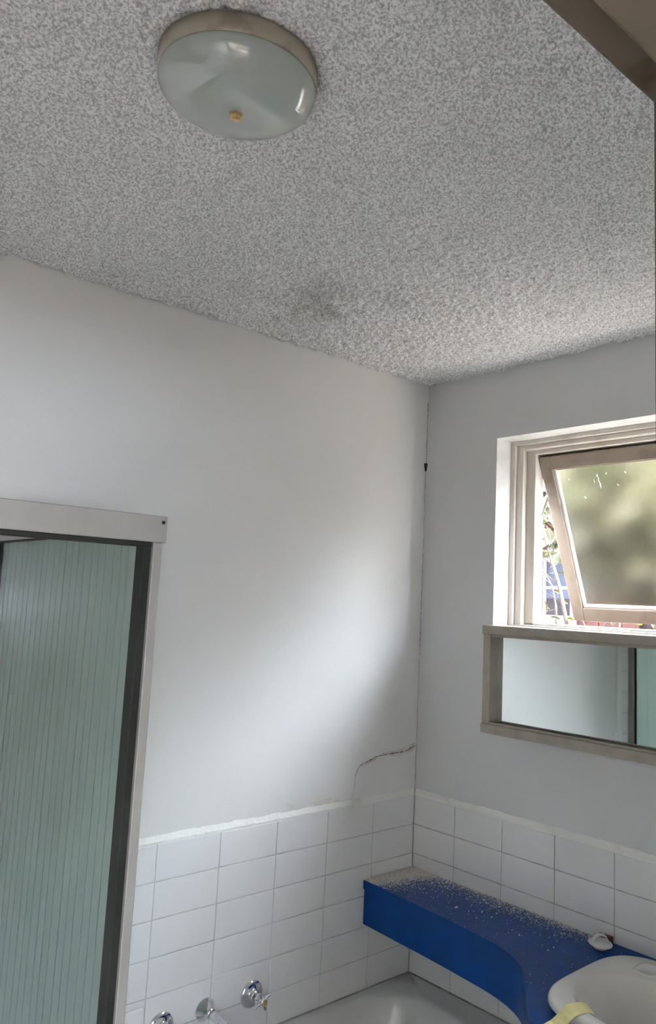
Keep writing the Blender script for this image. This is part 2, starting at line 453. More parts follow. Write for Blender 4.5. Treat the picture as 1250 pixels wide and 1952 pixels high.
# slab above the stipple closes the room
slab = np.array([[XW - 0.1, YF - 0.1, H + 0.012], [0.7, YF - 0.1, H + 0.012], [0.7, 0.7, H + 0.012], [XW - 0.1, 0.7, H + 0.012],
                 [XW - 0.1, YF - 0.1, H + 0.13], [0.7, YF - 0.1, H + 0.13], [0.7, 0.7, H + 0.13], [XW - 0.1, 0.7, H + 0.13]], np.float32)
n0 = len(co)
sq = np.array([[0, 3, 2, 1], [4, 5, 6, 7], [0, 1, 5, 4], [1, 2, 6, 5], [2, 3, 7, 6], [3, 0, 4, 7]], np.int32) + n0
slab[[1, 2, 5, 6], 0] = 0.17; slab[[2, 3, 6, 7], 1] = 0.11
co = np.concatenate([co, slab]); q = np.concatenate([q, sq])
me.vertices.add(len(co)); me.vertices.foreach_set('co', co.ravel())
me.loops.add(q.size); me.loops.foreach_set('vertex_index', q.ravel())
me.polygons.add(len(q)); me.polygons.foreach_set('loop_start', (np.arange(len(q)) * 4).astype(np.int32))
me.polygons.foreach_set('use_smooth', np.concatenate([np.ones(len(q) - 6, bool), np.zeros(6, bool)]))
me.update(calc_edges=True); me.validate()
me.materials.append(MAT['ceiling'])
co_ = bpy.data.objects.new('ceiling', me); COL.objects.link(co_); struct(co_)

# ------------------------------------------------------------------ tiles, grout, beads
TW, TH, GAP = 0.2047, 0.1, 0.0024
tile_cache = {}
def tile_mesh(w, hgt):
    k = (round(w, 4), round(hgt, 4))
    if k not in tile_cache:
        bm = bm_new()
        box(bm, (-w / 2, -0.006, -hgt / 2), (w / 2, 0.002, hgt / 2))
        es = [e for e in bm.edges if all(v.co.y < 0 for v in e.verts)]
        bmesh.ops.bevel(bm, geom=es, offset=0.0016, segments=2, affect='EDGES', profile=0.6)
        me = bpy.data.meshes.new('tile'); bm.normal_update(); bm.to_mesh(me); bm.free()
        me.materials.append(MAT['tile'])
        tile_cache[k] = me
    return tile_cache[k]
def tile_left(x0, x1, z0, z1):
    o = bpy.data.objects.new('tile', tile_mesh(abs(x1 - x0) - GAP, abs(z1 - z0) - GAP)); COL.objects.link(o)
    o.parent = wl; o.location = ((x0 + x1) / 2, 0.006 - random.uniform(0, 0.0006), (z0 + z1) / 2)
    o.rotation_euler = (random.gauss(0, 0.0025), 0, random.gauss(0, 0.0025))
def tile_right(y0, y1, z0, z1):
    o = bpy.data.objects.new('tile', tile_mesh(abs(y1 - y0) - GAP, abs(z1 - z0) - GAP)); COL.objects.link(o)
    o.parent = wr; o.location = (0.006 - random.uniform(0, 0.0006), (y0 + y1) / 2, (z0 + z1) / 2)
    o.rotation_euler = (random.gauss(0, 0.0025), 0, -math.pi / 2 + random.gauss(0, 0.0025))
ex = [0.0, -0.2023]
while ex[-1] > -1.42: ex.append(ex[-1] - TW)          # seven columns of the band
XB = ex[-1]
for i in range(len(ex) - 1):
    for j in range(6): tile_left(ex[i], ex[i + 1], ZT - j * TH, ZT - (j + 1) * TH)
xs = [XB, -1.501, -1.70, -1.90, -2.10, -2.30, -2.50, XW]   # shower bay, tiled higher
for i in range(len(xs) - 1):
    for j in range(-8, 9): tile_left(xs[i], xs[i + 1], ZT - j * TH, ZT - (j + 1) * TH)
ey = [0.0, -0.1948]
while ey[-1] > -1.80: ey.append(max(ey[-1] - TW, YF))
for i in range(len(ey) - 1):
    for j in range(6): tile_right(ey[i], ey[i + 1], ZT - j * TH, ZT - (j + 1) * TH)
bm = bm_new()
box(bm, (XB, 0.0022, 0.49), (0, WS + 0.001, ZT - 0.001)); box(bm, (XW, 0.0022, 0.19), (XB, WS + 0.001, ZT + 0.8))
obj('grout', bm, mat('pale_grout', (0.70, 0.68, 0.64), 0.85, var=0.3, scale=12), wl)
bm = bm_new(); box(bm, (0.0022, YF, 0.49), (WS + 0.001, 0, ZT - 0.001)); obj('grout', bm, 'grout', wr)

def bead_mesh(length, seed):
    """ragged sloped plaster fillet along +x from 0 to length, wall at y=WS"""
    r = random.Random(seed); bm = bm_new(); n = int(length / 0.02); prev = None
    for i in range(n + 1):
        x = length * i / n
        d = r.uniform(-0.0012, 0.0012); t = r.uniform(-0.0018, 0.0018)
        ring = [bm.verts.new(p) for p in ((x, WS, ZT - 0.001), (x, 0.0005 + abs(d), ZT - 0.0015), (x, 0.0000 + abs(d) * 0.7, ZT + 0.006 + t * 0.6), (x, WS - 0.0006, ZT + 0.0215 + t), (x, WS + 0.001, ZT + 0.0215 + t))]
        if prev:
            for k in range(4): bm.faces.new((prev[k], prev[k + 1], ring[k + 1], ring[k]))
        prev = ring
    bmesh.ops.recalc_face_normals(bm, faces=bm.faces[:])
    return bm
o = obj('trim_1', bead_mesh(-XB, 3), 'bead'); o.location = (XB, 0, 0); struct(o)
o = obj('trim_2', bead_mesh(-YF, 5), 'bead'); o.rotation_euler = (0, 0, -math.pi / 2); struct(o)
struct(box_obj('trim_3', (XB, -0.006, ZT + 0.02), (XB + 0.037, WS, ZT + 0.8), 'wall', None, 0.003))

# cracks and bare patches on the left wall
def ribbon(bm, pts, w, axis='left', off=0.0, seed=1):
    """irregular thin strip with a little body on the wall face"""
    r = random.Random(seed); P = []
    for (u, z), (u2, z2) in zip(pts, pts[1:]):
        n = max(2, int(math.hypot(u2 - u, z2 - z) / 0.006))
        for k in range(n): P.append((u + (u2 - u) * k / n + r.uniform(-0.0012, 0.0012), z + (z2 - z) * k / n + r.uniform(-0.0012, 0.0012)))
    P.append(pts[-1]); prev = None
    for i, (u, z) in enumerate(P):
        a_ = P[max(0, i - 1)]; b = P[min(len(P) - 1, i + 1)]
        dx, dz = b[0] - a_[0], b[1] - a_[1]; L = math.hypot(dx, dz) or 1
        ww = w * r.uniform(0.25, 1.0)
        q1 = (u - dz / L * ww, z + dx / L * ww); q2 = (u + dz / L * ww, z - dx / L * ww)
        f = WS - 0.0008 - off
        mk = (lambda c: (c[0], f, c[1])) if axis == 'left' else (lambda c: (f, c[0], c[1]))
        ring = [bm.verts.new(mk(q1)), bm.verts.new(mk(q2))]
        if prev: bm.faces.new((prev[0], prev[1], ring[1], ring[0]))
        prev = ring
crack = [(-0.002, 1.273), (-0.038, 1.260), (-0.090, 1.256), (-0.134, 1.256), (-0.195, 1.253), (-0.230, 1.240), (-0.268, 1.230), (-0.281, 1.214), (-0.289, 1.196)]
bm = bm_new(); ribbon(bm, crack, 0.0016, seed=11); o = obj('crack', bm, 'crack', wl)
bm = bm_new(); ribbon(bm, [(-0.289, 1.196), (-0.290, 1.165), (-0.293, 1.139), (-0.307, 1.121)], 0.0006, seed=12); obj('crack', bm, 'crack', wl)
def blob(bm, pts, f, axis='left', jag=0.3, seed=1):
    r = random.Random(seed)
    c = (sum(p[0] for p in pts) / len(pts), sum(p[1] for p in pts) / len(pts)); P = []
    for i in range(len(pts)):
        a_, b = pts[i], pts[(i + 1) % len(pts)]
        for k in range(5):
            t = k / 5; s = 1 + r.uniform(-jag, jag) * 0.3
            P.append((c[0] + (a_[0] + (b[0] - a_[0]) * t - c[0]) * s, c[1] + (a_[1] + (b[1] - a_[1]) * t - c[1]) * s))
    vs = [bm.verts.new((p[0], f, p[1]) if axis == 'left' else (f, p[0], p[1])) for p in P]
    bmesh.ops.triangulate(bm, faces=[bm.faces.new(vs)])
bm = bm_new()
blob(bm, [(-0.004, 1.285), (-0.05, 1.272), (-0.10, 1.266), (-0.16, 1.262), (-0.16, 1.250), (-0.09, 1.247), (-0.03, 1.250), (-0.004, 1.262)], WS - 0.0004, seed=2)
blob(bm, [(-0.18, 1.258), (-0.22, 1.248), (-0.268, 1.236), (-0.262, 1.226), (-0.20, 1.238)], WS - 0.0004, seed=4)
obj('bare_patch', bm, 'plaster', wl)
bm = bm_new()
blob(bm, [(-0.31, 1.124), (-0.36, 1.128), (-0.395, 1.142), (-0.42, 1.140), (-0.45, 1.146), (-0.47, 1.134), (-0.46, 1.120), (-0.38, 1.119)], WS - 0.0004, seed=6)
blob(bm, [(-0.545, 1.135), (-0.57, 1.147), (-0.58, 1.138), (-0.56, 1.122), (-0.53, 1.121)], WS - 0.0004, seed=8)
obj('bare_patch', bm, mat('faint_bare_patch', (0.80, 0.77, 0.71), 0.7, var=0.1, scale=40), wl)
# open joint running down the corner, with a knocked-out hole
bm = bm_new()
for z0, z1, w in ((2.57, 2.50, 0.0022), (2.49, 2.42, 0.0012), (2.42, 2.385, 0.0022), (2.38, 2.30, 0.0010), (2.28, 2.0, 0.0011), (1.98, 1.75, 0.0013), (1.73, 1.60, 0.0016), (1.58, 1.30, 0.0009), (1.28, 1.13, 0.0012)):
    ribbon(bm, [(-0.0015 + WS, z0), (-0.0005 + WS, z1)], w, seed=int(z0 * 100))
obj('corner_crack', bm, mat('corner_crack_line', (0.26, 0.245, 0.22), 0.9, var=0.4, scale=60), wl)
bm = bm_new()
blob(bm, [(0.006, 2.328), (-0.005, 2.327), (-0.002, 2.312), (0.001, 2.298), (0.007, 2.296)], WS - 0.001, seed=3)
obj('hole', bm, 'hole', wl)
bm = bm_new()
blob(bm, [(0.007, 2.328), (-0.001, 2.326), (0.001, 2.314), (0.004, 2.296), (0.007, 2.296)], WS - 0.001, 'right', seed=5)
obj('hole', bm, 'hole', wr)

# ------------------------------------------------------------------ window
w1 = struct(empty('window_1', (0.12, -0.83, WZ0)))
w1['label'] = 'cream timber awning window, sash of frosted glass pushed open'
WI = Matrix.Translation(w1.location).inverted()
def wpart(name, bm, material, parent=w1):
    o = obj(name, bm, material, parent)
    if parent is w1: o.matrix_parent_inverse = WI
    return o
# stepped frame: three nested steps on head and stiles
steps = [(0.088, 0.000, 0.020), (0.100, 0.020, 0.048), (0.122, 0.048, 0.085)]
ztops = [(2.385, 2.368), (2.368, 2.351), (2.351, 2.335)]
for side in (0, 1):
    bm = bm_new()
    for (x, d0, d1_), _ in zip(steps, ztops):
        if side == 0: box(bm, (x, WY0 - d1_, WZ0), (0.172, WY0 - d0, WZ1 - 0.001), 0.0015, 1)
        else: box(bm, (x, WY1 + d0, WZ0), (0.172, WY1 + d1_, WZ1 - 0.001), 0.0015, 1)
    wpart('frame_stile', bm, 'winpaint')
bm = bm_new()
for (x, d0, d1_), (za, zb) in zip(steps, ztops):
    box(bm, (x + 0.0004, WY1 + d0, zb), (0.1716, WY0 - d0, za - 0.0005), 0.0015, 1)
wpart('frame_head', bm, 'winpaint')
bm = bm_new()
box(bm, (0.086, WY1 + 0.0005, WZ0), (0.21, WY0 - 0.0005, 1.7335), 0.002, 1); box(bm, (0.122, WY1 + 0.06, 1.7335), (0.17, WY0 - 0.06, 1.741), 0.002, 1)
wpart('frame_sill', bm, 'winpaint')
# plaster lining of the reveal
bm = bm_new()
box(bm, (WS - 0.0012, WY0 - 0.0012, WZ0 + 0.016), (0.0885, WY0 + 0.002, WZ1), 0.0); box(bm, (WS - 0.0012, WY1, WZ1 - 0.0012), (0.0885, WY0, WZ1 + 0.002), 0.0)
wpart('reveal_lining', bm, 'putty')
# sash
SW = (WY0 - 0.087) - (WY1 + 0.087); SL = 0.618
sash = empty('sash', (0.135, WY0 - 0.087, 2.324)); sash.parent = w1; sash.matrix_parent_inverse = WI
sash.rotation_euler = (0, -math.radians(22.4), 0)
def spart(name, lo, hi, material, bev=0.002):
    bm = bm_new(); box(bm, lo, hi, bev, 1); return obj(name, bm, material, sash)
ST, TR, BR = 0.046, 0.048, 0.050
spart('stile', (0, -ST, -SL), (0.034, 0, 0), 'sash'); spart('stile', (0, -SW, -SL), (0.034, -SW + ST, 0), 'sash')
spart('top_rail', (0.0003, -SW + ST, -TR), (0.0337, -ST, 0), 'sash'); spart('bottom_rail', (0.0003, -SW + ST, -SL), (0.0337, -ST, -SL + BR), 'sash')
b0 = 0.009
spart('glazing_bead', (0.010, -ST - b0, -SL + BR), (0.022, -ST, -TR), 'putty', 0.001)
spart('glazing_bead', (0.010, -SW + ST, -SL + BR), (0.022, -SW + ST + b0, -TR), 'putty', 0.001)
spart('glazing_bead', (0.010, -SW + ST + b0, -SL + BR), (0.022, -ST - b0, -SL + BR + b0), 'putty', 0.001)
spart('glazing_bead', (0.010, -SW + ST + b0, -TR - 0.005), (0.022, -ST - b0, -TR), 'sash', 0.001)
spart('frosted_pane', (0.0225, -SW + ST, -SL + BR), (0.0265, -ST, -TR), 'winglass', 0)
# dried paint runs near the top of the pane
bm = bm_new()
for (yy, zz, l) in ((-0.205, -0.085, 0.055), (-0.188, -0.100, 0.018), (-0.24, -0.082, 0.008), (-0.31, -0.085, 0.006), (-0.275, -0.125, 0.005), (-0.09, -0.09, 0.006), (-0.14, -0.16, 0.004)):
    for k in range(max(2, int(l / 0.004))):
        bmesh.ops.create_icosphere(bm, subdivisions=1, radius=random.uniform(0.0014, 0.0026), matrix=Matrix.Translation((0.0222, yy + random.uniform(-0.002, 0.002) - k * 0.0004, zz - k * 0.004)))
o = obj('paint_run', bm, 'putty', sash)
# stay arm
bm = bm_new(); tube(bm, [(0.165, WY0 - 0.0835, 2.12), (0.20, WY0 - 0.082, 2.19), (0.245, WY0 - 0.084, 2.245)], 0.005, 8)
wpart('stay_arm', bm, 'sash')

# ------------------------------------------------------------------ mirror under the window
MF, ML, MR, MT, MB = -0.035, -0.331, -1.335, 1.728, 1.373
mr = empty('wall_mirror', (0, -0.83, MB))
MI = Matrix.Translation(mr.location).inverted()
def mpart(name, lo, hi, material, bev=0.0015):
    bm = bm_new(); box(bm, lo, hi, bev, 1); o = obj(name, bm, material, mr); o.matrix_parent_inverse = MI; return o
mpart('top_board', (MF - 0.004, MR, 1.699), (0.0858, ML + 0.003, MT), 'board')
mpart('top_rail', (MF + 0.004, MR + 0.03, 1.690), (0.004, ML - 0.032, 1.699), 'board')
mpart('side_board', (MF, ML - 0.031, 1.4025), (WS - 0.0005, ML, 1.699), 'board')
mpart('side_board', (MF, MR, 1.4025), (WS - 0.0005, MR + 0.031, 1.699), 'board')
mpart('bottom_board', (MF - 0.004, MR, MB), (WS - 0.0005, ML + 0.002, 1.4025), 'board')
mpart('bottom_rail', (MF + 0.003, MR + 0.03, 1.4025), (-0.022, ML - 0.032, 1.409), 'board')
mpart('mirror_glass', (0.001, MR + 0.031, 1.4028), (0.0055, ML - 0.033, 1.6985), 'mirror', 0)
mpart('backing_edge', (0.0057, MR + 0.031, 1.4028), (WS - 0.0005, ML - 0.031, 1.6985), 'hole', 0)
tag(mr, 'long low mirror in a beige painted timber frame beneath the window', 'mirror')

# ------------------------------------------------------------------ ceiling light
LC = Vector((-1.56, -1.05, H))
cl = empty('ceiling_light', LC)
bm = bm_new(); R0 = 0.1265
lathe(bm, [(0.0, -0.001), (R0 - 0.004, -0.001), (R0, -0.004), (R0 + 0.0005, -0.030), (R0 - 0.0015, -0.0335), (R0 - 0.006, -0.0345), (R0 - 0.011, -0.030), (0.0, -0.028)], 96)
obj('base_ring', bm, 'lampbase', cl, True)
bm = bm_new(); prof = [(R0 - 0.010, -0.031), (R0 - 0.003, -0.033), (R0 - 0.001, -0.038)]
for i in range(1, 21):
    t = i / 20 * math.pi / 2
    prof.append(((R0 - 0.001) * math.cos(t) ** 0.85 if i < 20 else 0.0, -0.038 - 0.047 * math.sin(t)))
lathe(bm, prof, 96); obj('glass_bowl', bm, 'opal', cl, True)
bm = bm_new()
lathe(bm, [(0.0, -0.083), (0.0115, -0.083), (0.0115, -0.0895), (0.0095, -0.0915), (0.006, -0.0915), (0.006, -0.094), (0, -0.0945)], 6)
obj('finial', bm, 'brass', cl)
bm = bm_new()
for k in range(34):
    an = math.radians(-55 + k * 3.2)
    bmesh.ops.create_icosphere(bm, subdivisions=1, radius=0.0013, matrix=Matrix.Translation(((R0 - 0.001) * math.cos(an), (R0 - 0.001) * math.sin(an), -0.0338)))
o = obj('beaded_rim', bm, 'brass', cl, True)
tag(cl, 'round flush ceiling light, pale green glass bowl in a beige metal ring', 'ceiling light')

# ------------------------------------------------------------------ shower screen
sh = empty('shower_screen', (-1.52, -0.42, 0.16))
SI = Matrix.Translation(sh.location).inverted()
def shp(name, bm, material, smooth=False):
    o = obj(name, bm, material, sh, smooth); o.matrix_parent_inverse = SI; return o
def shbox(name, lo, hi, material, bev=0.0012):
    bm = bm_new(); box(bm, lo, hi, bev, 1); return shp(name, bm, material)
YP = -0.84
shbox('header', (XW + 0.002, YP, 1.8765), (-1.5115, YP + 0.030, 1.922), 'alu')
shbox('header_track', (XW + 0.004, YP + 0.004, 1.868), (-1.535, YP + 0.026, 1.8765), 'gasket_shade')
shbox('post', (-1.5325, YP + 0.003, 0.16), (-1.5165, YP + 0.033, 1.8765), 'alu')
shbox('channel', (-1.5465, YP + 0.010, 0.16), (-1.5325, YP + 0.040, 1.8765), 'gasket_shade')
shbox('channel', (-1.5325, YP + 0.033, 0.16), (-1.5165, YP + 0.050, 1.8765), 'gasket_shade')
shbox('top_rail', (-1.530, YP + 0.030, 1.9000), (-1.512, -0.001, 1.922), 'alu')
shbox('top_gasket', (-1.528, YP + 0.050, 1.8960), (-1.514, -0.030, 1.9000), 'gasket_shade', 0)
shbox('wall_channel', (-1.534, -0.028, 0.16), (-1.501, -0.0005, 1.9000), 'alu')
shbox('wall_gasket', (-1.529, -0.034, 0.16), (-1.513, -0.028, 1.8960), 'gasket_shade', 0)
shbox('bottom_rail', (-1.530, YP + 0.050, 0.16), (-1.512, -0.034, 0.19), 'alu')
# reeded pane: shallow vertical grooves on both faces
bm = bm_new(); y0, y1 = YP + 0.050, -0.034; prof = []
yy = y0; k = 0
while yy < y1 - 0.04:
    prof += [(yy, 0), (yy + 0.0265, 0), (yy + 0.028, 0.0006), (yy + 0.0295, 0)]
    yy += 0.030 if k % 3 else 0.036
    k += 1
prof.append((y1, 0))
xa, xb = -1.5235, -1.5185
va = [[bm.verts.new((xa + d, y, z)) for y, d in prof] for z in (0.19, 1.896)]
vb = [[bm.verts.new((xb - d, y, z)) for y, d in prof] for z in (0.19, 1.896)]
for i in range(len(prof) - 1):
    bm.faces.new((va[0][i], va[1][i], va[1][i + 1], va[0][i + 1])); bm.faces.new((vb[0][i], vb[0][i + 1], vb[1][i + 1], vb[1][i]))
    for r in (0, 1): bm.faces.new((va[r][i], vb[r][i], vb[r][i + 1], va[r][i + 1]))
for i in (0, -1): bm.faces.new((va[0][i], va[1][i], vb[1][i], vb[0][i]))
bmesh.ops.recalc_face_normals(bm, faces=bm.faces[:])
shp('reeded_pane', bm, 'reeded')
bm = bm_new(); RYm = Matrix.Translation((-1.5195, YP, 1.911)) @ Matrix.Rotation(math.radians(90), 4, 'X')
lathe(bm, [(0, 0), (0.0032, 0), (0.0030, 0.0014), (0.0014, 0.0018), (0.0012, 0.0006), (0, 0.0006)], 14, RYm)
shp('rivet', bm, 'gasket_shade')
tag(sh, 'aluminium shower screen with one reeded greenish glass side panel', 'shower screen')
sb = tag(box_obj('shower_tray', (XW + 0.001, YP - 0.06, 0.0), (-1.503, -0.001, 0.16), 'tile', None, 0.006), 'low white shower tray under the aluminium screen', 'shower tray')

struct(box_obj('wall_shower', (XW + 0.0005, YP, 0.162), (XW + 0.012, -0.002, 1.95), mat('olive_shower_lining', (0.10, 0.10, 0.06), 0.3, var=0.2, scale=8)))

# ------------------------------------------------------------------ bath
def rrect(x0, x1, y0, y1, r, n=12):
    pts = []
    for cx, cy, a0 in ((x1 - r, y1 - r, 0), (x0 + r, y1 - r, 90), (x0 + r, y0 + r, 180), (x1 - r, y0 + r, 270)):
        for k in range(n + 1):
            t = math.radians(a0 + 90 * k / n); pts.append((cx + r * math.cos(t), cy + r * math.sin(t)))
    return pts
def loft(bm, rings, close=True):
    V = [[bm.verts.new(p) for p in rg] for rg in rings]; n = len(V[0])
    for a_, b in zip(V, V[1:]):
        for i in range(n): bm.faces.new((a_[i], a_[(i + 1) % n], b[(i + 1) % n], b[i]))
    if close: bm.faces.new(V[-1])
    bmesh.ops.recalc_face_normals(bm, faces=bm.faces[:])
def ring(x0, x1, y0, y1, r, z): return [(x, y, z) for x, y in rrect(x0, x1, y0, y1, r)]
bx0, bx1, by0, by1 = -1.4985, -0.0008, -0.735, -0.0008
bt = empty('bathtub', (-0.75, -0.37, 0)); BI = Matrix.Translation(bt.location).inverted()
bm = bm_new()
loft(bm, [ring(bx0, bx1, by0, by1, 0.004, 0.450), ring(bx0, bx1, by0, by1, 0.004, 0.494), ring(bx0 + 0.006, bx1 - 0.004, by0 + 0.006, by1 - 0.004, 0.006, 0.500),
          ring(bx0 + 0.09, -0.088, by0 + 0.055, -0.028, 0.17, 0.5005), ring(bx0 + 0.095, -0.098, by0 + 0.060, -0.034, 0.168, 0.498), ring(bx0 + 0.100, -0.108, by0 + 0.065, -0.040, 0.166, 0.490),
          ring(bx0 + 0.108, -0.122, by0 + 0.071, -0.049, 0.162, 0.460), ring(bx0 + 0.13, -0.165, by0 + 0.085, -0.068, 0.155, 0.32), ring(bx0 + 0.16, -0.24, by0 + 0.11, -0.10, 0.14, 0.18), ring(bx0 + 0.22, -0.33, by0 + 0.16, -0.16, 0.12, 0.13)])
o = obj('tub', bm, 'bath', bt, True); o.matrix_parent_inverse = BI
md = o.modifiers.new('edge', 'EDGE_SPLIT'); md.split_angle = math.radians(50)
o = box_obj('front_panel', (bx0, by0 + 0.006, 0), (bx1 - 0.0, by0 + 0.026, 0.450), 'tile', bt); o.matrix_parent_inverse = BI
o = box_obj('end_panel', (bx0, by0 + 0.026, 0), (bx0 + 0.02, by1 - 0.006, 0.450), 'tile', bt); o.matrix_parent_inverse = BI
tag(bt, 'white enamel bath set into the tiled corner beneath the blue bench', 'bathtub')

# ------------------------------------------------------------------ bath taps and spout
AX = Matrix.Rotation(math.radians(90), 4, 'X')         # local z -> -y (out of the wall)
def tap(x, z, label, spin):
    t = empty('bath_tap', (x, 0.0, z))
    bm = bm_new(); lathe(bm, [(0, 0.0005), (0.037, 0.0005), (0.0385, 0.003), (0.037, 0.007), (0.030, 0.010), (0.019, 0.0125), (0.0145, 0.017), (0.0145, 0.026), (0, 0.026)], 40, AX)
    obj('flange', bm, 'chrome', t, True)
    bm = bm_new(); lathe(bm, [(0.0125, 0.024), (0.0125, 0.036), (0.016, 0.040), (0.0165, 0.048), (0.013, 0.054), (0.0105, 0.066), (0.0095, 0.070), (0, 0.070)], 32, AX)
    obj('spindle_cover', bm, 'chrome', t, True)
    hb = bm_new()
    for k in range(4):
        an = math.radians(spin + 90 * k); d = Vector((math.cos(an), 0, math.sin(an))); c = Vector((0, -0.060, 0))
        tube(hb, [c + d * 0.006, c + d * 0.018, c + d * 0.027, c + d * 0.030], [0.0042, 0.0036, 0.0046, 0.0022], 10)
    obj('cross_handle', hb, 'chrome', t, True)
    bm = bm_new(); lathe(bm, [(0.0085, 0.0695), (0.0085, 0.0725), (0.006, 0.074), (0, 0.0742)], 24, AX)
    obj('button', bm, 'brass', t, True)
    tag(t, label, 'tap'); return t
tap(-0.675, 0.617, 'chrome bath tap with cross handle, the one nearest the blue bench', 25)
tap(-0.972, 0.617, 'chrome bath tap next to the shower screen, mostly cut off below', 40)
sp = empty('bath_spout', (-0.833, 0, 0.620))
bm = bm_new(); lathe(bm, [(0, 0.0005), (0.031, 0.0005), (0.032, 0.003), (0.030, 0.006), (0.0225, 0.018), (0.0155, 0.032), (0.0125, 0.040), (0, 0.040)], 40, AX)
obj('bell_flange', bm, 'chrome', sp, True)
bm = bm_new(); tube(bm, [(0, -0.030, 0), (0, -0.06, -0.001), (0, -0.09, -0.004), (0, -0.13, -0.010), (0, -0.16, -0.018), (0, -0.178, -0.032), (0, -0.185, -0.050)], [0.0125] * 5 + [0.0122, 0.012], 20)
obj('spout_pipe', bm, 'chrome', sp, True)
tag(sp, 'chrome bath spout on a bell flange between the two taps', 'spout')

# small ceramic soap holder beside the shower post
so = empty('soap_holder', (-1.08, 0, 0.64))
bm = bm_new(); box(bm, (-0.055, -0.011, -0.05), (0.050, 0.0, 0.045), 0.004, 2); obj('back_plate', bm, 'tile', so, False)
bm = bm_new(); box(bm, (-0.048, -0.055, -0.045), (0.042, -0.010, -0.030), 0.005, 2); obj('tray', bm, 'tile', so, False)
tag(so, 'white ceramic soap holder on the tiles beside the shower post', 'soap holder')

# ------------------------------------------------------------------ blue bench
ZB = 0.853
front = smooth_line([(-0.238, -0.0015), (-0.246, -0.15), (-0.253, -0.30), (-0.264, -0.45), (-0.278, -0.585), (-0.304, -0.676), (-0.342, -0.738), (-0.395, -0.790), (-0.470, -0.848), (-0.520, -0.892), (-0.556, -0.940), (-0.575, -1.00), (-0.582, -1.10), (-0.582, -1.30), (-0.582, -1.66)], 6)
def inset(line, d):
    out = []
    for i, p in enumerate(line):
        a_ = line[max(0, i - 1)]; b = line[min(len(line) - 1, i + 1)]
        tx, ty = b[0] - a_[0], b[1] - a_[1]; L = math.hypot(tx, ty)
        out.append((p[0] - ty / L * d, p[1] + tx / L * d))
    out[0] = (out[0][0], line[0][1]); out[-1] = (out[-1][0], line[-1][1])
    return out
vb_ = empty('vanity_bench', (-0.25, -0.9, 0)); VI = Matrix.Translation(vb_.location).inverted()
def vpart(name, bm, material, smooth=False):
    o = obj(name, bm, material, vb_, smooth); o.matrix_parent_inverse = VI; return o
HXa, HXb, HYa, HYb = -0.445, -0.145, -0.959, -1.339          # cut-out for the basin
def strip(bm, fr, bk, z0, z1):
    """slab between two plan lines of equal length"""
    R = [[bm.verts.new(p) for p in ((f[0], f[1], z0), (f[0], f[1], z1), (b[0], b[1], z1), (b[0], b[1], z0))] for f, b in zip(fr, bk)]
    for a_, b in zip(R, R[1:]):
        for k in range(4): bm.faces.new((a_[k], a_[(k + 1) % 4], b[(k + 1) % 4], b[k]))
    bm.faces.new(R[0]); bm.faces.new(R[-1])
    bmesh.ops.recalc_face_normals(bm, faces=bm.faces[:])
def cut(line, ya, yb):
    ys = [p[1] for p in line]; xs_ = [p[0] for p in line]
    fx = lambda y: float(np.interp(-y, [-v for v in ys], xs_))
    return [(fx(ya), ya)] + [p for p in line if yb < p[1] < ya] + [(fx(yb), yb)]
bm = bm_new()
for ya, yb, xb_ in ((-0.0015, HYa, -0.0006), (HYa, HYb, HXa), (HYb, -1.66, -0.0006)):
    fl = cut(front, ya, yb); strip(bm, fl, [(xb_, p[1]) for p in fl], ZB - 0.027, ZB)
strip(bm, [(HXb, HYa), (HXb, HYb)], [(-0.0006, HYa), (-0.0006, HYb)], ZB - 0.027, ZB)
vpart('bench_top', bm, 'blue')
fa = inset(front, 0.006); fb = inset(front, 0.020)
bm = bm_new(); strip(bm, fa, fb, 0.712, ZB - 0.027); o = vpart('apron', bm, 'blue', True)
md = o.modifiers.new('edge', 'EDGE_SPLIT'); md.split_angle = math.radians(35)
bm = bm_new(); box(bm, (-0.50, -1.64, 0.0), (-0.001, -0.98, 0.7115), 0.002); vpart('cabinet_body', bm, 'board')
for yy in (-1.30, -0.99):
    bm = bm_new(); box(bm, (-0.518, yy - 0.30, 0.08), (-0.501, yy, 0.700), 0.003); d = vpart('cabinet_door', bm, 'board')
    bm = bm_new(); lathe(bm, [(0, 0), (0.006, 0), (0.006, 0.012), (0.013, 0.016), (0.012, 0.022), (0, 0.024)], 20, Matrix.Translation((-0.518, yy - 0.04 if yy < -1.2 else yy - 0.26, 0.60)) @ Matrix.Rotation(math.radians(-90), 4, 'Y'))
    k_ = obj('knob', bm, 'chrome', d, True); k_.matrix_parent_inverse = Matrix.Identity(4)
tag(vb_, 'glossy blue curved bench with deep apron, narrowing over the bath', 'bench')

# plaster and paint debris lying on the bench
front_np = np.array(front)
def front_x(y): return float(np.interp(-y, -front_np[:, 1], front_np[:, 0]))
V, F = [], []
def flake(x, y, s, lift=0.0):
    k = random.randint(3, 5); a0 = random.uniform(0, 6.3); base = len(V); tx, ty = random.gauss(0, 0.35), random.gauss(0, 0.35)
    P = []
    for i in range(k):
        an = a0 + 2 * math.pi * i / k; r = s * random.uniform(0.5, 1.15)
        P.append((r * math.cos(an), r * math.sin(an) * random.uniform(0.5, 1)))
    zz = [p[0] * tx + p[1] * ty for p in P]; lo = min(zz)
    for p, z in zip(P, zz): V.append((x + p[0], y + p[1], ZB + 0.0003 + lift + z - lo))
    V.append((x, y, ZB + 0.0003 + lift + (sum(zz) / k - lo) + s * random.uniform(0.3, 0.7)))
    for i in range(k): F.append((base + i, base + (i + 1) % k, base + k))
    F.append(tuple(base + i for i in range(k))[::-1])
def ok(x, y): return front_x(y) + 0.002 < x < -0.002 and y < -0.004
n_ = 0
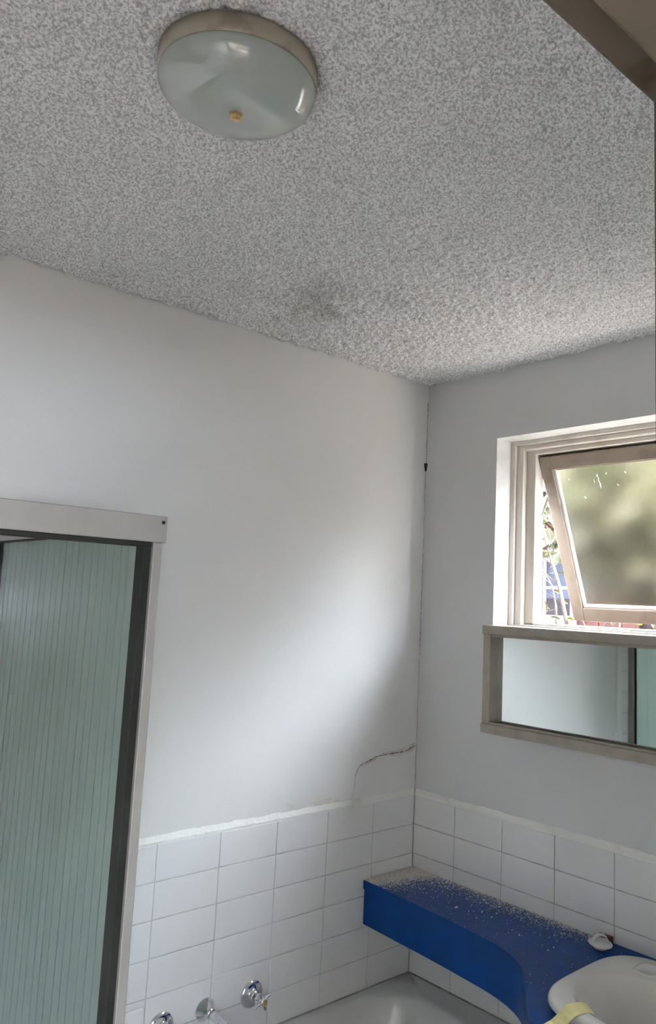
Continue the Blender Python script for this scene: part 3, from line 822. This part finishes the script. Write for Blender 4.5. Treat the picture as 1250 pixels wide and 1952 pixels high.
while n_ < 15000:                         # dense drift in the corner
    x = -random.random() * 0.238; y = -abs(random.expovariate(1 / 0.085))
    if y < -0.40: continue
    lim = 0.62 - 0.45 * (x / -0.238)
    if random.random() > math.exp(-max(0, (-y) - lim * 0.16) / 0.045): continue
    if ok(x, y): flake(x, y, random.choice((0.0009, 0.0012, 0.0016, 0.0021, 0.0027))); n_ += 1
for i in range(5200):                     # drift along the tiled wall, thinning outwards
    y = -random.uniform(0.0, 0.80); x = -abs(random.expovariate(1 / (0.030 * (1.0 if y > -0.62 else 0.7))))
    if ok(x, y): flake(x, y, random.choice((0.0008, 0.0011, 0.0015, 0.002, 0.0026)))
for i in range(900):                      # scattered specks
    y = -random.uniform(0.0, 1.0); x = front_x(y) * random.random() ** 1.5
    if ok(x, y) and not (y < -0.87 and x < -0.10): flake(x, y, random.choice((0.0007, 0.0009, 0.0012, 0.0020)))
for i in range(90):                       # larger chips
    y = -random.uniform(0.05, 0.75); x = -random.random() ** 1.4 * 0.2
    if ok(x, y): flake(x, y, random.uniform(0.0026, 0.0050))
for (x, y) in ((-0.07, -0.33), (-0.075, -0.43), (-0.055, -0.44), (-0.17, -0.36), (-0.06, -0.70)): flake(x, y, 0.008)
me = bpy.data.meshes.new('paint_debris'); me.from_pydata(V, [], F); me.materials.append(MAT['flake'])
o = bpy.data.objects.new('paint_debris', me); COL.objects.link(o)
tag(o, 'pale paint flakes and plaster dust scattered over the blue bench', 'debris', kind='stuff')

# ------------------------------------------------------------------ basin
bs = empty('wash_basin', (-0.30, -1.15, ZB)); BSI = Matrix.Translation(bs.location).inverted()
def oval(x0, x1, y0, y1, z, p=3.2, n=72, skew=0.0):
    cx, cy, rx, ry = (x0 + x1) / 2, (y0 + y1) / 2, (x1 - x0) / 2, (y1 - y0) / 2
    out = []
    for k in range(n):
        t = 2 * math.pi * k / n; c, s = math.cos(t), math.sin(t)
        out.append((cx + rx * math.copysign(abs(c) ** (2 / p), c), cy + ry * math.copysign(abs(s) ** (2 / p), s), z))
    return out
bm = bm_new()
X0, X1, Y0, Y1 = -0.515, -0.075, -1.42, -0.878
loft(bm, [oval(X0 + 0.025, X1 - 0.02, Y0 + 0.025, Y1 - 0.025, ZB + 0.0005, 4), oval(X0 + 0.006, X1 - 0.006, Y0 + 0.006, Y1 - 0.006, ZB + 0.008, 4), oval(X0, X1, Y0, Y1, ZB + 0.018, 4), oval(X0 + 0.001, X1 - 0.001, Y0 + 0.001, Y1 - 0.001, ZB + 0.027, 4),
          oval(X0 + 0.004, X1 - 0.004, Y0 + 0.004, Y1 - 0.004, ZB + 0.0335, 4), oval(X0 + 0.010, X1 - 0.010, Y0 + 0.010, Y1 - 0.010, ZB + 0.036, 4),
          oval(X0 + 0.034, -0.200, Y0 + 0.054, Y1 - 0.052, ZB + 0.0345, 3), oval(X0 + 0.039, -0.205, Y0 + 0.059, Y1 - 0.057, ZB + 0.0325, 3), oval(X0 + 0.043, -0.210, Y0 + 0.064, Y1 - 0.062, ZB + 0.026, 2.9), oval(X0 + 0.052, -0.217, Y0 + 0.075, Y1 - 0.073, ZB + 0.010, 2.8), oval(X0 + 0.074, -0.228, Y0 + 0.095, Y1 - 0.092, ZB - 0.004, 2.7), oval(X0 + 0.090, -0.240, Y0 + 0.12, Y1 - 0.12, ZB - 0.07, 2.5), oval(X0 + 0.14, -0.27, Y0 + 0.18, Y1 - 0.18, ZB - 0.10, 2.2)])
o = obj('bowl', bm, 'basin', bs, True); o.matrix_parent_inverse = BSI
bm = bm_new()                              # moulded soap rest with its notch
loft(bm, [oval(-0.198, -0.118, -1.035, -0.965, ZB + 0.0335, 3, 32), oval(-0.196, -0.120, -1.033, -0.967, ZB + 0.0372, 3, 32), oval(-0.188, -0.128, -1.026, -0.974, ZB + 0.0372, 3, 32), oval(-0.184, -0.132, -1.022, -0.978, ZB + 0.0355, 3, 32)])
o = obj('soap_rest', bm, 'basin', bs, True); o.matrix_parent_inverse = BSI
tag(bs, 'off-white china wash basin set into the blue bench', 'basin')

# masking tape from the basin rim down to the bench edge
bm = bm_new(); tp = []
path = [(-0.432, -1.003, 0.8775), (-0.455, -1.000, 0.8865), (-0.480, -0.996, 0.8905), (-0.500, -0.993, 0.8902), (-0.5145, -0.989, 0.8830), (-0.521, -0.983, 0.872), (-0.532, -0.975, 0.861), (-0.552, -0.966, 0.8545), (-0.576, -0.955, 0.8550), (-0.590, -0.950, 0.850), (-0.592, -0.949, 0.835)]
hw = Vector((0.012, 0.0215, 0.0)); rg = []
for i, p in enumerate(path):
    p = Vector(p); w = hw * (1.0 if i > 0 else 0.93)
    if i == 0: w = Vector((0.014, 0.020, 0.001))
    rg.append([bm.verts.new(p - w), bm.verts.new(p + w), bm.verts.new(p + w + Vector((0, 0, 0.0008))), bm.verts.new(p - w + Vector((0, 0, 0.0008)))])
for a_, b in zip(rg, rg[1:]):
    for k in range(4): bm.faces.new((a_[k], a_[(k + 1) % 4], b[(k + 1) % 4], b[k]))
bm.faces.new(rg[0]); bm.faces.new(rg[-1]); bmesh.ops.recalc_face_normals(bm, faces=bm.faces[:])
tag(obj('masking_tape', bm, 'tape'), 'strip of yellow masking tape stuck over the basin rim', 'tape')

# plug and timber offcut on the bench
pl = empty('bath_plug', (-0.066, -0.803, ZB)); pl.rotation_euler = (math.radians(3), math.radians(-6), math.radians(47))
bm = bm_new(); lathe(bm, [(0, 0.0035), (0.019, 0.0035), (0.0205, 0.006), (0.0215, 0.013), (0, 0.013)], 40); obj('stopper', bm, 'plug', pl, True)
bm = bm_new(); lathe(bm, [(0, 0.012), (0.029, 0.0125), (0.0335, 0.0150), (0.0337, 0.0163), (0.032, 0.0178), (0.020, 0.0200), (0.008, 0.0215), (0, 0.0215)], 48); obj('flange', bm, 'plug', pl, True)
bm = bm_new(); pts = []
for k in range(13):
    t = math.pi * k / 12; pts.append(Vector((0.0, 0.0215 * math.cos(t), 0.018 + 0.0210 * math.sin(t))))
rgs = []
for k, p in enumerate(pts):
    t = math.pi * k / 12; nrm = Vector((0, math.cos(t), math.sin(t))); wd = 0.009 - 0.003 * math.sin(t)
    rgs.append([bm.verts.new(p + nrm * s1 * 0.0016 + Vector((s2 * wd, 0, 0))) for s1, s2 in ((-1, -1), (1, -1), (1, 1), (-1, 1))])
for a_, b in zip(rgs, rgs[1:]):
    for k in range(4): bm.faces.new((a_[k], a_[(k + 1) % 4], b[(k + 1) % 4], b[k]))
bm.faces.new(rgs[0]); bm.faces.new(rgs[-1]); bmesh.ops.recalc_face_normals(bm, faces=bm.faces[:])
obj('loop_handle', bm, 'plug', pl, True)
tag(pl, 'white plastic plug with loop handle lying on the blue bench', 'plug')
wo_ = box_obj('timber_offcut', (-0.006, -0.021, 0), (0.006, 0.021, 0.021), 'cork', None, 0.0012)
wo_.location = (-0.017, -0.792, ZB + 0.0003); wo_.rotation_euler = (0, 0, math.radians(4))
tag(wo_, 'small brown timber offcut standing behind the white plug', 'offcut')

# ------------------------------------------------------------------ outside
g = struct(box_obj('ground', (-8, -10, -0.6), (14, 14, -0.12), 'soil'))
struct(box_obj('eave', (0.191, -4.2, 2.52), (0.27, 1.6, 2.60), 'eave'))

nb = empty('neighbour_house', (4.5, 1.5, -0.12)); NI = Matrix.Translation(nb.location).inverted()
def npart(name, bm, material, parent=None):
    o = obj(name, bm, material, parent or nb)
    o.matrix_parent_inverse = NI if parent is None else Matrix.Identity(4)
    return o
HX = 4.5
wy0, wy1, wz0, wz1 = 2.30, 3.42, 1.70, 2.30         # its window
bm = bm_new()
box(bm, (HX + 0.008, -4.8, -0.12), (HX + 3, wy0, 3.1)); box(bm, (HX + 0.008, wy1, -0.12), (HX + 3, 9, 3.1))
box(bm, (HX + 0.008, wy0, -0.12), (HX + 3, wy1, wz0)); box(bm, (HX + 0.008, wy0, wz1), (HX + 3, wy1, 3.1)); box(bm, (HX + 0.25, wy0, wz0), (HX + 3, wy1, wz1))
npart('wall', bm, 'mortar')
bm = bm_new()
P4 = [(HX - 0.25, -6.4, 3.05), (HX - 0.25, 9.4, 3.05), (HX + 0.72, 9.4, 3.35), (HX + 0.72, -6.4, 3.35)]
lo_ = [bm.verts.new(p) for p in P4]; hi_ = [bm.verts.new((p[0], p[1], p[2] + 0.15)) for p in P4]
for k in range(4): bm.faces.new((lo_[k], lo_[(k + 1) % 4], hi_[(k + 1) % 4], hi_[k]))
bm.faces.new(lo_); bm.faces.new(hi_); bmesh.ops.recalc_face_normals(bm, faces=bm.faces[:])
npart('roof', bm, 'roof')
bm = bm_new(); box(bm, (HX + 0.7, -6.4, 3.1), (HX + 3.4, 9.4, 5.3)); npart('added_sky_block', bm, 'shade_block')  # unseen mass added to cut off the low sky
bm = bm_new(); box(bm, (1.9, -9.0, -0.12), (HX + 3.4, -4.8, 3.5)); npart('added_bounce_block', bm, mat('pale_bounce', (0.20, 0.18, 0.15), 0.8, var=0.15, scale=3))  # unseen mass added to block low sky and bounce soft light
bm = bm_new(); box(bm, (HX - 2.2, -4.7, 2.76), (HX + 0.1, 9.4, 2.84)); npart('added_shade_roof', bm, 'shade_block')  # roof added to keep the brickwork in shade
for yy in (-4.6, -1.4, 4.6, 7.8):
    bm = bm_new(); box(bm, (HX - 2.15, yy, -0.12), (HX - 2.06, yy + 0.09, 2.76), 0.004, 1); npart('shade_roof_post', bm, 'whiteframe')  # posts carrying the added shade roof
BL, BH, BJ = 0.23, 0.076, 0.010
bmb = bm_new(); box(bmb, (-0.006, -BL / 2, -BH / 2), (0.012, BL / 2, BH / 2), 0.003, 1)
brick_me = bpy.data.meshes.new('brick'); bmb.normal_update(); bmb.to_mesh(brick_me); bmb.free(); brick_me.materials.append(MAT['brick'])
near, rest = [], []
row = 0; z = -0.12 + BH / 2 + BJ
while z < 3.05:
    y = -4.6 + (0.12 if row % 2 else 0)
    while y < 8.9:
        inwin = (wy0 - 0.09 < y < wy1 + 0.09) and (wz0 - 0.10 < z < wz1 + 0.04)
        if not inwin: (near if (0.9 < y < 3.6 and 1.30 < z < 3.05) else rest).append((y, z))
        y += BL + BJ
    z += BH + BJ; row += 1
near.sort(key=lambda p: (abs(p[0] - 2.3) * 0.6 + abs(p[1] - 2.0)))
rest += near[220:]; near = near[:220]
for (y, z) in near:
    o = bpy.data.objects.new('brick', brick_me); COL.objects.link(o); o.parent = nb; o.matrix_parent_inverse = NI
    o.location = (HX + random.uniform(-0.001, 0.002), y, z)
bm = bm_new()
for (y, z) in rest: box(bm, (HX - 0.006, y - BL / 2, z - BH / 2), (HX + 0.012, y + BL / 2, z + BH / 2))
o = npart('brickwork', bm, 'brick'); o['kind'] = 'stuff'
bm = bm_new(); box(bm, (HX - 0.05, wy0 - 0.06, wz0 - 0.075), (HX + 0.10, wy1 + 0.06, wz0), 0.006); npart('window_sill', bm, 'whiteframe')
bm = bm_new()
for yy in (wy0, 2.62, 3.06, wy1 - 0.035): box(bm, (HX + 0.02, yy, wz0), (HX + 0.06, yy + 0.035, wz1), 0.002, 1)
for zz in (wz0, 1.985, wz1 - 0.03): box(bm, (HX + 0.022, wy0, zz), (HX + 0.058, wy1, zz + 0.03), 0.002, 1)
wf = npart('window_frame', bm, 'whiteframe')
for (ya, yb) in ((wy0 + 0.035, 2.62), (2.655, 3.06), (3.095, wy1 - 0.035)):
    bm = bm_new(); box(bm, (HX + 0.036, ya, wz0 + 0.03), (HX + 0.042, yb, 1.895)); npart('pane', bm, 'darkglass', wf)
    bm = bm_new(); box(bm, (HX + 0.036, ya, 1.895), (HX + 0.042, yb, 1.985)); npart('pane', bm, 'skyglass', wf)
    bm = bm_new(); box(bm, (HX + 0.036, ya, 2.015), (HX + 0.042, yb, wz1 - 0.03)); npart('pane', bm, 'skyglass', wf)
tag(nb, 'red brick house with white framed window across the garden', 'house')

# shrub with thin stems in the gap of the open sash
def shrub(name, root, stems, leaves, label):
    s = empty(name, root); SIv = Matrix.Translation(s.location).inverted()
    for pts, r0, r1 in stems:
        bm = bm_new(); sm = smooth_line(pts, 4); n = len(sm)
        tube(bm, sm, [r0 + (r1 - r0) * i / (n - 1) for i in range(n)], 7)
        o = obj('stem', bm, 'bark', s, True); o.matrix_parent_inverse = SIv
    for (p, L, w, yaw, pitch, m_) in leaves:
        key = 'leafmesh_' + m_
        if key not in leaf_meshes:
            bm = bm_new(); n = 8; up = []; dn = []; mid = []
            for i in range(n + 1):
                t = i / n; ww = 0.30 * math.sin(math.pi * t ** 0.8) ** 0.8 if 0 < t < 1 else 0.0
                zz = 0.10 * math.sin(math.pi * t) - 0.12 * t * t
                mid.append(bm.verts.new((t, 0, zz))); 
                up.append(bm.verts.new((t, ww, zz + ww * 0.25)) if 0 < i < n else None); dn.append(bm.verts.new((t, -ww, zz + ww * 0.25)) if 0 < i < n else None)
            for i in range(n):
                for sd in (up, dn):
                    f = [mid[i], mid[i + 1]] + ([sd[i + 1]] if sd[i + 1] else []) + ([sd[i]] if sd[i] else [])
                    bm.faces.new(f)
            me = bpy.data.meshes.new('leaf'); bm.normal_update(); bm.to_mesh(me); bm.free()
            for p_ in me.polygons: p_.use_smooth = True
            me.materials.append(MAT[m_]); leaf_meshes[key] = me
        o = bpy.data.objects.new('leaf', leaf_meshes[key]); COL.objects.link(o); o.parent = s; o.matrix_parent_inverse = SIv
        o.location = p; o.scale = (L, L * w, L); o.rotation_euler = (random.uniform(-0.9, 0.9), pitch, yaw)
    return tag(s, label, 'shrub')
leaf_meshes = {}
G, GG, GY = 'leaf', 'leaf_grey', 'leaf_yellow'
stems = [([(1.18, -0.02, -0.12), (1.14, 0.03, 0.8), (1.12, 0.07, 1.5), (1.10, 0.092, 1.717), (1.10, 0.136, 1.896), (1.10, 0.180, 2.017), (1.10, 0.209, 2.100), (1.10, 0.239, 2.193), (1.10, 0.278, 2.266), (1.09, 0.30, 2.50)], 0.013, 0.005),
         ([(1.20, 0.12, -0.12), (1.16, 0.17, 1.0), (1.15, 0.186, 1.718), (1.15, 0.193, 1.82), (1.15, 0.219, 1.909), (1.15, 0.267, 1.974), (1.15, 0.33, 2.03)], 0.009, 0.0025),
         ([(1.10, 0.170, 1.99), (1.10, 0.215, 2.03), (1.11, 0.30, 2.06)], 0.0035, 0.0018),
         ([(1.10, 0.140, 1.905), (1.10, 0.20, 1.95), (1.10, 0.245, 1.985), (1.10, 0.30, 2.0)], 0.003, 0.0015),
         ([(1.10, 0.125, 1.86), (1.09, 0.19, 1.92), (1.09, 0.26, 1.96)], 0.0028, 0.0015),
         ([(1.10, 0.115, 1.82), (1.10, 0.20, 1.86), (1.10, 0.28, 1.875)], 0.0025, 0.0012),
         ([(1.15, 0.19, 1.79), (1.15, 0.25, 1.775), (1.15, 0.31, 1.77)], 0.002, 0.001),
         ([(1.10, 0.225, 2.15), (1.10, 0.255, 2.20), (1.10, 0.27, 2.24)], 0.002, 0.001),
         ([(1.10, 0.20, 2.08), (1.10, 0.19, 2.13), (1.10, 0.215, 2.20)], 0.002, 0.001),
         ([(1.14, 0.03, 1.62), (1.13, 0.005, 1.70), (1.12, 0.06, 1.80)], 0.004, 0.002),
         ([(1.14, 0.04, 1.55), (1.16, -0.03, 1.66), (1.18, -0.08, 1.76)], 0.004, 0.002)]
LV = [((1.09, 0.262, 2.085), 0.055, 1.1, 1.4, -1.2, G), ((1.09, 0.262, 2.066), 0.050, 1.0, -1.2, -0.1, G), ((1.09, 0.215, 2.056), 0.045, 1.0, -1.3, 0.2, G), ((1.09, 0.252, 2.214), 0.040, 1.0, -1.1, -0.2, G), ((1.09, 0.27, 2.200), 0.035, 1.0, -1.4, 0.3, G),
      ((1.09, 0.21, 2.098), 0.035, 1.1, -1.0, -0.4, G), ((1.09, 0.285, 2.03), 0.050, 0.9, -1.4, 0.2, GG), ((1.09, 0.16, 1.945), 0.035, 0.9, -1.0, 0.8, GY), ((1.09, 0.255, 1.870), 0.040, 1.0, -1.0, -1.2, GG), ((1.09, 0.16, 1.88), 0.050, 0.9, -1.2, 0.4, GG),
      ((1.09, 0.28, 1.845), 0.050, 0.8, -1.3, 0.9, GY), ((1.09, 0.22, 1.83), 0.060, 0.7, -1.3, 1.2, GY), ((1.09, 0.18, 1.75), 0.050, 0.8, -1.2, 0.1, GG), ((1.09, 0.085, 1.75), 0.035, 0.9, -1.2, 0.2, G), ((1.09, 0.275, 2.41), 0.045, 1.0, -1.4, -0.3, G),
      ((1.09, 0.282, 2.36), 0.05, 1.0, -1.2, 0.2, GY), ((1.09, 0.265, 2.31), 0.05, 1.0, -1.2, 0.1, GY), ((1.09, 0.25, 2.275), 0.05, 0.8, -1.3, 0.6, GG), ((1.09, 0.245, 2.245), 0.04, 0.9, -1.3, 0.6, GG), ((1.12, 0.15, 1.80), 0.04, 0.8, -1.0, 0.4, GG), ((1.09, 0.27, 2.14), 0.04, 0.9, -1.3, 0.0, GG),
      ((1.10, 0.24, 1.80), 0.05, 0.8, -1.3, 0.2, GG), ((1.10, 0.14, 1.83), 0.045, 0.8, -0.8, 0.2, GY)]
for k in range(60):                        # foliage above and beside the opening
    LV.append(((1.1 + random.uniform(-0.15, 0.15), random.uniform(-0.1, 0.75), random.uniform(2.30, 2.75)), random.uniform(0.04, 0.07), random.uniform(0.8, 1.1), random.uniform(0, 6.28), random.uniform(-0.8, 0.8), random.choice((G, G, GG))))
shrub('garden_shrub', (1.16, 0.05, -0.12), stems, LV, 'slender leafy shrub seen through the gap of the open sash')

stems2 = []; LV2 = []
for k in range(12):
    yb = -0.15 - 0.09 * k; tp_ = yb + random.uniform(-0.1, 0.1)
    stems2.append(([(1.25 + random.uniform(-0.1, 0.1), yb, -0.12), (1.2, yb + 0.03, 0.9), (1.15 + random.uniform(-0.05, 0.05), tp_, random.uniform(1.70, 1.80))], 0.011, 0.003))
    for j in range(12):
        LV2.append(((1.18 + random.uniform(-0.1, 0.1), tp_ + random.uniform(-0.07, 0.07), random.uniform(1.45, 1.78)), random.uniform(0.04, 0.06), 1.0, random.uniform(0, 6.28), random.uniform(-0.8, 0.8), random.choice((G, GG, GY, GG))))
shrub('low_hedge', (1.22, -0.6, -0.12), stems2, LV2, 'twiggy low hedge showing just below the open sash')

# trees across the side garden, behind the frosted sash
def tree(root, h0, h1, rad, n, seed, label):
    r = random.Random(seed); t = empty('garden_tree', root); TI = Matrix.Translation(t.location).inverted()
    bm = bm_new(); X_, Y_, Z_ = root
    tube(bm, smooth_line([(X_, Y_, Z_), (X_ + 0.05, Y_ + 0.04, 1.0), (X_ - 0.04, Y_ + 0.02, h0 + 0.2), (X_, Y_, (h0 + h1) / 2), (X_ + 0.05, Y_, h1 - 0.25)], 4), [0.055 - 0.002 * i for i in range(17)], 9)
    o = obj('trunk', bm, 'bark', t, True); o.matrix_parent_inverse = TI
    for k in range(7):
        an = k * 2.4; zz = h0 + 0.1 + k * (h1 - h0 - 0.6) / 7; rr = rad * 0.75
        bm = bm_new(); tube(bm, [(X_, Y_, zz), (X_ + rr * 0.5 * math.cos(an), Y_ + rr * 0.5 * math.sin(an), zz + 0.15), (X_ + rr * math.cos(an), Y_ + rr * math.sin(an), zz + 0.22)], [0.02, 0.014, 0.006], 7)
        o = obj('branch', bm, 'bark', t, True); o.matrix_parent_inverse = TI
    V, F = [], []
    for i in range(n):
        while True:
            p = Vector((r.uniform(-1, 1), r.uniform(-1, 1), r.uniform(-1, 1)))
            if 0.25 < p.length < 1 and (p.length > 0.62 or r.random() < 0.35): break
        lump = 1 + 0.16 * math.sin(5 * p.x + 2 * p.z) * math.cos(4 * p.y + seed)
        c = Vector((X_, Y_, (h0 + h1) / 2)) + Vector((p.x * rad * lump, p.y * rad * lump, p.z * (h1 - h0) / 2))
        d = Vector((r.gauss(0, 1), r.gauss(0, 1), r.gauss(0, 0.7))).normalized(); e = d.cross(Vector((r.gauss(0, 1), r.gauss(0, 1), r.gauss(0, 1)))).normalized()
        L = r.uniform(0.045, 0.08); b0_ = len(V)
        V += [tuple(c - d * L), tuple(c + e * L * 0.42), tuple(c + d * L), tuple(c - e * L * 0.42)]
        F.append((b0_, b0_ + 1, b0_ + 2, b0_ + 3))
    me = bpy.data.meshes.new('foliage'); me.from_pydata(V, [], F); me.materials.append(MAT['leaf_olive'])
    o = bpy.data.objects.new('foliage', me); COL.objects.link(o); o.parent = t; o.matrix_parent_inverse = TI; o['kind'] = 'stuff'
    tag(t, label, 'tree')
tree((1.78, 0.02, -0.12), 1.75, 3.1, 0.60, 4200, 3, 'leafy garden tree blurred behind the frosted window pane')
